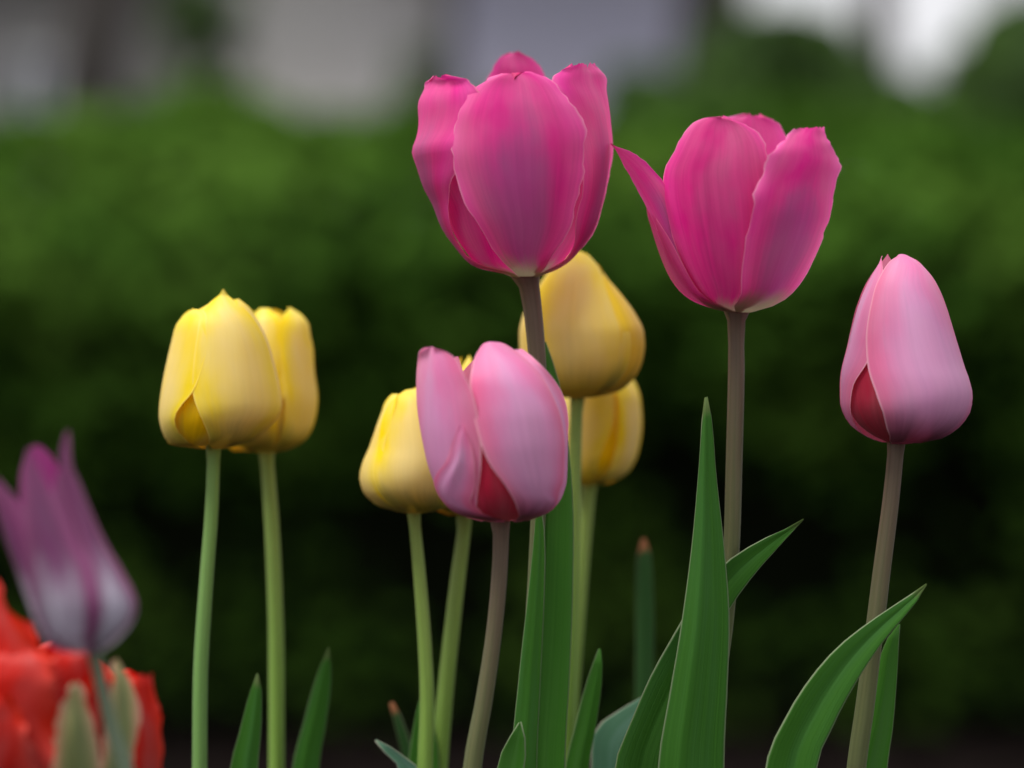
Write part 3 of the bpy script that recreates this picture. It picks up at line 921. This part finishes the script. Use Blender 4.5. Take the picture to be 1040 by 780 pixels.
petal(C, dC, bodyC, [(a(-60), 451), (a(-130), 440), (a(-150), 410), (a(-150), 370), (a(-135), 320), (a(-115), 290), (a(-80), 268), (893, 260)],
      [(a(-45), 451), (884, 445), (872, 434), (866, 412), (869, 392), (882, 370), (891, 345), (895, 312), (898, 285), (897, 268), (894, 260)], M['light'], k=0.945, seed=22, ruffle=2, curl=0)
petal(C, dC, bodyC, [(a(20), 450), (a(40), 430), (a(45), 390), (a(45), 340), (a(42), 295), (925, 275), (930, 263)],
      [(a(80), 450), (a(130), 430), (a(140), 390), (a(135), 340), (a(120), 295), (a(95), 275), (933, 264)], M['light'], k=0.95, seed=23, ruffle=2)
auto_petal(C, dC, bodyC, -38, 42, 449, 272, M['light_inner'], 0.9, seed=24)
auto_petal(C, dC, bodyC, -150, 62, 449, 258, M['light'], 0.94, seed=25, ruffle=2)
auto_petal(C, dC, bodyC, 60, 45, 449, 268, M['light_inner'], 0.86, seed=26)
leaf(C, [(777, 780), (797, 730), (822, 690), (850, 658), (880, 634), (905, 617), (925, 604), (941, 593)], [(830, 780), (846, 738), (862, 706), (880, 676), (898, 650), (915, 630), (930, 612), (941, 594)],
     M['leaf'], 0.800, 0.806, fold=6, foot=868, seed=4)
leaf(C, [(866, 780), (877, 740), (889, 690), (898, 655), (908, 640), (913, 634)], [(901, 780), (906, 745), (910, 700), (912, 670), (913, 650), (914, 634)],
     M['leaf_bright'], 0.826, 0.828, fold=-10, foot=880, seed=5, mid=0.35)

# ---- light pink bud, centre front
dD = 0.792
D = tulip('tulip', 'light pink tulip with one upright petal parting at left, centre front', GL,
          [(508, 522, dD, 24), (509, 540, dD, 18), (507, 590, dD, 17), (501, 650, dD, 17), (492, 710, dD, 18.5), (480, 780, dD, 20)], 'stem_pink')
bodyD = body_from([(531, 498), (528, 482), (522, 464), (508, 452), (491, 446), (465, 440), (426, 437), (386, 440), (366, 452), (346, 472)],
                  [(531, 521), (529, 540), (519, 562), (505, 573), (488, 578), (454, 579), (423, 574), (395, 563), (372, 546), (357, 527), (346, 514)])
petal(D, dD, bodyD, [(521, 530), (526, 518), (522, 507), (511, 489), (498, 472), (489, 452), (482, 425), (478, 398), (478, 380), (482, 364), (490, 350), (497, 347)],
      [(528, 530), (545, 527), (563, 518), (a(66), 505), (a(69), 488), (a(70), 454), (570, 421), (559, 394), (542, 371), (523, 356), (512, 349), (500, 347)], M['light'], k=1.0, keel=1.5, ruffle=1.5, seed=31, dome=0)
bodyDl = body_round([(531, 509), (500, 497), (440, 490), (390, 487), (350, 486)], [(531, 9), (526, 32), (520, 42), (508, 48), (491, 53), (465, 58), (426, 61), (386, 60), (350, 56)])
petal(D, dD, bodyDl, [(a(-60), 530), (a(-95), 518), (a(-112), 500), (a(-110), 465), (a(-98), 426), (a(-88), 386), (a(-76), 360), (436, 353)],
      [(a(15), 530), (486, 518), (485, 508), (488, 482), (489, 455), (486, 425), (480, 398), (472, 380), (464, 365), (453, 357), (441, 353)], M['light'], k=1.04, seed=32, ruffle=3, curl=4, dome=1)
petal(D, dD, bodyDl, [(a(-75), 529), (a(-78), 515), (a(-76), 495), (452, 470), (460, 448), (467, 432)],
      [(a(-8), 529), (480, 515), (482, 495), (482, 470), (477, 448), (470, 431)], M['light'], k=1.10, seed=37, ruffle=1.5, keel=2.5)
petal(D, dD, bodyD, [(a(20), 529), (a(40), 500), (a(48), 450), (a(46), 410), (a(36), 375), (522, 357)],
      [(a(70), 529), (a(110), 505), (a(115), 465), (a(105), 425), (a(92), 395), (a(75), 368), (528, 354)], M['light'], k=0.965, seed=33, ruffle=2.0, jag=2, flare=9)
auto_petal(D, dD, bodyD, 4, 44, 529, 380, M['light_inner'], 0.88, seed=34)
auto_petal(D, dD, bodyD, -120, 50, 529, 362, M['light'], 0.9, seed=35)
auto_petal(D, dD, bodyD, 180, 60, 529, 357, M['light'], 0.93, seed=36)
leaf(D, [(505, 780), (511, 760), (520, 745), (527, 734)], [(532, 780), (534, 765), (533, 748), (529, 733)], M['leaf_bright'], 0.800, 0.803, fold=5, foot=490, seed=6)

# ---- yellow tulips
def yellow(label, d, stem_pts, silL, silR, petals, autos, smat='stem_yellow'):
    t = tulip('tulip', label, GY, stem_pts, smat)
    body = body_from(silL, silR)
    for i, (L, Rr, mm, k, kw) in enumerate(petals):
        petal(t, d, body, L, Rr, M[mm], k, seed=41 + i + d * 100, **kw)
    for i, (c, hw, yb, yt, mm, k) in enumerate(autos):
        auto_petal(t, d, body, c, hw, yb, yt, M[mm], k, seed=51 + i + d * 100, ruffle=2)
    return t


dE = 0.852
E = yellow('yellow tulip in front of its twin, leftmost yellow flower', dE,
           [(217, 448, dE, 18), (217, 462, dE, 14.5), (215, 520, dE, 14.5), (209, 600, dE, 15), (204, 680, dE, 16), (203, 780, dE, 16)],
           [(457, 211), (455, 190), (452, 173), (436, 163), (421, 160.5), (403, 162), (375, 167), (349, 173), (329, 179), (317, 190), (308, 204), (300, 214)],
           [(457, 225), (455, 234), (449, 256), (436, 274), (426, 284), (413, 289), (395, 287), (370, 281), (344, 273), (321, 261), (308, 250), (300, 240)],
           [([(216, 456), (212, 442), (205, 425), (197, 404), (196, 385), (199, 352), (203, 326), (213, 308), (225, 296)],
             [(222, 456), (250, 449), (a(62), 436), (a(70), 424), (a(75), 410), (a(76), 392), (a(76), 370), (a(74), 344), (a(68), 322), (a(50), 308), (228, 295)], 'yellow', 1.0, dict(keel=1.5, ruffle=1.5, dome=2)),
            ([(a(-50), 456), (a(-120), 445), (a(-140), 420), (a(-140), 380), (a(-125), 345), (a(-100), 325), (a(-75), 315)],
             [(a(-20), 456), (192, 450), (182, 438), (179, 424), (186, 411), (197, 398), (206, 375), (211, 345), (210, 320), (197, 313)], 'yellow', 0.985, dict(ruffle=2, curl=2)),
            ([(a(40), 456), (a(50), 430), (a(55), 390), (a(50), 345), (a(30), 315), (238, 304)],
             [(a(90), 456), (a(140), 430), (a(145), 390), (a(130), 345), (a(95), 315), (243, 303)], 'yellow', 0.96, dict(ruffle=2))],
           [(-26, 54, 453, 306, 'yellow_inner', 0.9), (70, 50, 453, 304, 'yellow_inner', 0.9), (175, 60, 455, 303, 'yellow', 0.94)], 'stem_green')
leaf(E, [(234, 780), (243, 745), (252, 710), (258, 692), (261, 684)], [(262, 780), (265, 745), (266, 715), (265, 695), (262, 684)], M['leaf'], 0.852, 0.855, fold=-8, foot=212, seed=7, mid=0.6)

dF = 0.890
Ft = yellow('yellow tulip half hidden behind the leftmost yellow tulip', dF,
            [(270, 452, dF, 18), (271, 464, dF, 15), (276, 530, dF, 15.5), (280, 620, dF, 16.5), (281, 700, dF, 17), (281, 780, dF, 17)],
            [(461, 252), (458, 235), (450, 226), (430, 222), (405, 222), (380, 226), (345, 234), (322, 246), (312, 258)],
            [(461, 282), (456, 299), (447, 314), (431, 321), (408, 324), (383, 322), (347, 318), (326, 313), (317, 304), (312, 294)],
            [([(272, 460), (282, 450), (288, 430), (288, 400), (284, 360), (282, 335), (288, 320), (292, 313)],
              [(280, 460), (a(70), 450), (a(82), 425), (a(86), 395), (a(86), 355), (a(80), 330), (304, 318), (294, 313)], 'yellow', 1.0, dict(keel=1, ruffle=2, jag=2)),
             ([(262, 460), (240, 452), (a(-70), 430), (a(-75), 395), (a(-72), 350), (255, 322), (264, 313)],
              [(272, 460), (278, 450), (282, 425), (290, 390), (290, 350), (284, 325), (274, 313)], 'yellow', 0.97, dict(ruffle=2))],
            [(60, 40, 458, 322, 'yellow_inner', 0.9), (10, 50, 458, 318, 'yellow_inner', 0.9), (180, 62, 458, 314, 'yellow', 0.94), (-110, 50, 458, 316, 'yellow', 0.92)])
leaf(Ft, [(297, 780), (308, 735), (319, 695), (328, 670), (333, 658)], [(324, 780), (331, 735), (336, 695), (336, 672), (334, 658)], M['leaf'], 0.872, 0.878, fold=-8, foot=285, seed=8, mid=0.4)

dI = 0.856
It = yellow('yellow tulip leaning left of the centre front light pink tulip', dI,
            [(420, 514, dI, 16), (421, 528, dI, 13), (426, 580, dI, 13.5), (432, 660, dI, 15), (434, 720, dI, 16), (432, 780, dI, 17)],
            [(521, 405), (518, 391), (513, 380), (499, 367), (485, 364), (470, 367), (454, 374), (423, 385), (406, 393), (396, 404), (390, 414)],
            [(521, 434), (518, 449), (512, 459), (499, 468), (480, 471), (455, 468), (425, 459), (405, 449), (396, 440), (390, 432)],
            [([(412, 521), (392, 508), (379, 485), (380, 465), (385, 440), (390, 420), (399, 405), (412, 396)],
              [(434, 521), (452, 512), (462, 490), (464, 460), (456, 430), (446, 408), (434, 397), (424, 394)], 'yellow', 1.0, dict(keel=2, ruffle=1)),
             ([(a(-40), 521), (a(-120), 505), (a(-135), 475), (a(-125), 445), (a(-110), 420), (a(-80), 404), (400, 400)],
              [(a(-25), 521), (396, 508), (388, 480), (392, 450), (399, 425), (404, 408), (406, 400)], 'yellow', 0.98, dict(ruffle=1, curl=2))],
            [(70, 50, 520, 398, 'yellow', 0.95), (-40, 45, 520, 400, 'yellow_inner', 0.9), (40, 45, 520, 400, 'yellow_inner', 0.9), (180, 62, 520, 393, 'yellow', 0.94)])
leaf(It, [(414, 780), (417, 755), (421, 732), (426, 712)], [(446, 780), (444, 755), (438, 732), (430, 712)], M['leaf_bright'], 0.868, 0.87, fold=5, foot=436, seed=9)
leaf(It, [(405, 780), (394, 768), (386, 759), (381, 752)], [(424, 780), (410, 768), (396, 758), (382, 751)], M['leaf_blue'], 0.848, 0.85, fold=4, foot=440, seed=10)

dJ = 0.874
Jt = yellow('yellow tulip almost wholly hidden behind the centre front light pink tulip', dJ,
            [(472, 520, dJ, 18), (472, 532, dJ, 15), (465, 590, dJ, 16), (457, 660, dJ, 17), (451, 720, dJ, 18), (446, 780, dJ, 19)],
            [(524, 459), (519, 445), (500, 434), (480, 432), (440, 437), (400, 446), (375, 458), (360, 470)],
            [(524, 487), (519, 502), (500, 513), (480, 515), (440, 511), (400, 503), (375, 493), (360, 484)],
            [], [(0, 60, 523, 361, 'yellow', 1.0), (120, 60, 523, 364, 'yellow', 1.0), (-120, 60, 523, 363, 'yellow', 1.0),
                 (60, 48, 522, 364, 'yellow_inner', .92), (180, 48, 522, 364, 'yellow_inner', .92), (-60, 48, 522, 364, 'yellow_inner', .92)])

dG = 0.876
Gt = yellow('pale yellow tulip directly below and behind the tallest hot pink tulip', dG,
            [(587, 398, dG, 17), (586, 410, dG, 14), (584, 470, dG, 14), (582, 560, dG, 15), (578, 680, dG, 16), (576, 780, dG, 17)],
            [(405, 572), (401, 556), (393, 545), (378, 533), (360, 527), (340, 526), (320, 530), (295, 543), (275, 557), (260, 572), (254, 580)],
            [(405, 600), (402, 614), (397, 630), (382, 647), (366, 654), (350, 656), (337, 655), (320, 647), (303, 635), (283, 618), (267, 606), (257, 597), (254, 594)],
            [([(576, 404), (556, 394), (543, 372), (538, 345), (541, 318), (549, 290), (562, 272), (578, 258)],
              [(597, 404), (618, 396), (636, 375), (641, 350), (634, 323), (622, 298), (612, 278), (602, 262), (590, 255)], 'yellow', 1.0, dict(keel=1.5, ruffle=1, dome=1)),
             ([(a(30), 404), (612, 392), (626, 365), (628, 340), (622, 315), (614, 290), (608, 270)],
              [(a(60), 404), (a(120), 392), (a(130), 365), (a(130), 340), (a(120), 310), (a(105), 285), (610, 267)], 'yellow_inner', 0.985, dict(ruffle=1.5)),
             ([(a(-60), 404), (a(-120), 392), (a(-130), 365), (a(-130), 340), (a(-120), 310), (a(-105), 285), (564, 268)],
              [(a(-30), 404), (560, 392), (552, 365), (552, 340), (558, 315), (564, 290), (568, 267)], 'yellow', 0.985, dict(ruffle=1.5))],
            [(180, 62, 403, 257, 'yellow', 0.94), (100, 50, 403, 262, 'yellow_inner', 0.92), (-100, 50, 403, 262, 'yellow_inner', 0.92)])
leaf(Gt, [(574, 780), (582, 745), (592, 705), (601, 677), (608, 659)], [(598, 780), (604, 745), (610, 705), (612, 680), (610, 659)], M['leaf_bright'], 0.846, 0.85, fold=-7, foot=580, seed=13, mid=0.62)

dH = 0.912
Ht = yellow('yellow tulip lowest of the pair right of the centre, under another yellow bloom', dH,
            [(600, 484, dH, 18), (598, 498, dH, 15.5), (592, 560, dH, 16), (586, 630, dH, 17), (580, 710, dH, 17), (576, 780, dH, 18)],
            [(493, 590), (490, 576), (480, 565), (460, 559), (430, 557), (405, 561), (385, 570), (368, 582)],
            [(493, 608), (488, 628), (478, 641), (460, 649), (430, 653), (407, 652), (387, 645), (375, 634), (368, 624)],
            [([(597, 492), (612, 484), (624, 460), (628, 435), (627, 405), (622, 385), (618, 372)],
              [(606, 492), (a(70), 484), (a(84), 460), (a(88), 430), (a(84), 405), (a(72), 385), (622, 371)], 'yellow', 1.0, dict(keel=1, ruffle=1.5)),
             ([(590, 492), (a(-66), 484), (a(-74), 460), (a(-76), 430), (a(-74), 405), (a(-60), 385), (594, 370)],
              [(599, 492), (604, 480), (610, 460), (622, 430), (624, 405), (618, 385), (600, 370)], 'yellow', 0.97, dict(ruffle=1.5))],
            [(35, 45, 491, 372, 'yellow_inner', 0.88), (180, 62, 491, 370, 'yellow', 0.94), (-100, 50, 491, 373, 'yellow_inner', 0.9), (100, 50, 491, 373, 'yellow_inner', 0.9)])
leaf(Ht, [(600, 780), (602, 745), (612, 732), (628, 722), (648, 710), (668, 700)], [(668, 780), (672, 762), (678, 745), (684, 725), (682, 708), (670, 699)],
     M['leaf_blue'], 0.868, 0.862, fold=-8, foot=600, seed=14)

# ---- lone narrow shoot with a brown tip
sh = empty('leaf_shoot', ((652 - 520) * S(0.93), 0.93, 0))
tag(sh, 'narrow upright green leaf shoot with brown tip between the stems', 'leaf shoot', 'narrow brown-tipped leaf shoots')
leaf(sh, [(643, 780), (645, 720), (646, 640), (646, 580), (649, 554), (652, 547)], [(661, 780), (663, 720), (664, 640), (662, 580), (659, 555), (655, 547)], M['leaf_brown_tip'], 0.93, 0.93, fold=-8, seed=15, name='leaf', foot=652, mid=.4)
sh2 = empty('leaf_shoot', ((425 - 520) * S(0.895), 0.895, 0))
tag(sh2, 'small dark leaf shoot with reddish brown tip low beside yellow stems', 'leaf shoot', 'narrow brown-tipped leaf shoots')
leaf(sh2, [(411, 780), (405, 752), (400, 730), (396, 714)], [(424, 780), (416, 752), (408, 730), (399, 713)], M['leaf_brown_tip'], 0.895, 0.895, fold=4, seed=16, name='leaf', foot=425)

# ---- purple and white lily-flowered tulip, near the lens
dK = 0.690
K = tulip('tulip', 'out of focus purple and white tulip with pointed petals at lower left', 'purple tulips',
          [(93, 650, dK, 22), (97, 668, dK, 15), (104, 700, dK, 14), (115, 745, dK, 16), (127, 780, dK, 18)], 'stem_dark')
bodyK = body_from([(664, 76), (659, 58), (651, 44), (632, 34), (614, 27), (577, 14), (545, 3), (520, -4), (498, -9), (440, -18)],
                  [(664, 102), (660, 112), (651, 125), (635, 139), (618, 144), (605, 141), (586, 131), (554, 112), (512, 93), (466, 78), (440, 72)])
petal(K, dK, bodyK, [(78, 663), (50, 650), (38, 625), (30, 590), (26, 550), (24, 505), (24, 478), (28, 456)],
      [(92, 663), (96, 645), (98, 615), (90, 575), (70, 535), (52, 500), (39, 474), (31, 456)], M['purple'], k=1.0, seed=61, keel=2)
petal(K, dK, bodyK, [(92, 663), (92, 645), (94, 610), (88, 570), (76, 530), (64, 490), (60, 460), (65, 438)],
      [(100, 663), (a(55), 652), (a(72), 632), (a(78), 605), (a(80), 580), (a(80), 550), (a(78), 510), (a(70), 470), (69, 438)], M['purple'], k=0.98, seed=62, keel=2)
petal(K, dK, bodyK, [(a(-50), 663), (a(-90), 645), (a(-95), 610), (a(-95), 575), (a(-95), 540), (a(-95), 510), (a(-90), 488)],
      [(a(-20), 663), (55, 640), (52, 600), (42, 560), (30, 530), (14, 503), (0, 486)], M['purple'], k=0.97, seed=63)
for i, (c, yt) in enumerate(((60, 470), (180, 452), (-120, 500))):
    auto_petal(K, dK, bodyK, c, 48, 662, yt, M['purple'], 0.92, seed=64 + i)

# ---- red double tulip, near the lens
dR = 0.738
Rt = tulip('tulip', 'ruffled red double tulip with green streaked outer petals in bottom left corner', 'red tulips',
           [(72, 836, dR, 30), (74, 860, dR, 22), (78, 930, dR, 20), (82, 1020, dR, 20)], 'stem_dark')
bodyR = body_round([(850, 74), (780, 60), (700, 50), (580, 44)], [(852, 12), (838, 50), (815, 82), (780, 104), (730, 112), (690, 112), (650, 104), (580, 96)])
petal(Rt, dR, bodyR, [(58, 850), (20, 820), (-20, 780), (a(-80), 735), (a(-76), 700), (-30, 675), (0, 668)],
      [(72, 850), (64, 820), (62, 780), (60, 740), (58, 705), (50, 672), (32, 659)], M['red'], 1.0, seed=71, ruffle=15, jag=7, dome=2, nu=31)
petal(Rt, dR, bodyR, [(46, 848), (44, 800), (46, 740), (44, 700), (50, 670), (62, 660)], [(86, 848), (96, 800), (100, 740), (100, 700), (97, 675), (86, 663)], M['red'], 0.86, seed=72, ruffle=12, jag=5)
petal(Rt, dR, bodyR, [(a(30), 850), (115, 810), (122, 770), (124, 740), (126, 705), (134, 686)], [(a(70), 850), (a(95), 810), (a(92), 775), (a(84), 740), (a(82), 712), (148, 687)], M['red'], 1.0, seed=73, ruffle=11, jag=5)
petal(Rt, dR, bodyR, [(a(-75), 848), (-40, 800), (-40, 760), (-30, 725), (-14, 706)], [(60, 848), (40, 800), (34, 760), (26, 730), (8, 704)], M['red'], 1.07, seed=78, ruffle=12, jag=6)
petal(Rt, dR, bodyR, [(60, 848), (74, 800), (84, 750), (84, 715), (88, 690)], [(100, 848), (116, 800), (124, 750), (120, 715), (112, 692)], M['red'], 0.95, seed=79, ruffle=10, jag=6)
petal(Rt, dR, bodyR, [(a(-60), 848), (a(-110), 800), (a(-110), 730), (a(-90), 660), (a(-60), 615), (-12, 590)], [(a(0), 848), (30, 800), (36, 730), (36, 670), (32, 645), (12, 615), (2, 588)], M['red'], 0.90, seed=74, ruffle=12, jag=6)
petal(Rt, dR, bodyR, [(a(-20), 848), (-4, 800), (-6, 740), (-4, 690), (0, 650), (14, 630)], [(a(30), 848), (60, 800), (60, 740), (52, 690), (40, 655), (30, 630)], M['red'], 0.76, seed=77, ruffle=12, jag=6)
petal(Rt, dR, bodyR, [(70, 852), (60, 820), (53, 785), (55, 750), (63, 716), (74, 694)], [(86, 852), (100, 820), (102, 785), (97, 750), (89, 720), (78, 693)], M['green_petal'], 1.09, seed=75, keel=5, ruffle=4, jag=3)
petal(Rt, dR, bodyR, [(80, 852), (94, 815), (100, 780), (105, 740), (108, 705), (114, 670)], [(88, 852), (122, 815), (134, 780), (137, 745), (135, 705), (118, 668)], M['green_petal'], 1.05, seed=76, keel=5, ruffle=4, jag=3)
for i, (c, yt) in enumerate(((130, 680), (180, 650), (-140, 640), (60, 690))):
    auto_petal(Rt, dR, bodyR, c, 50, 848, yt, M['red'], 0.84, seed=80 + i, ruffle=8)
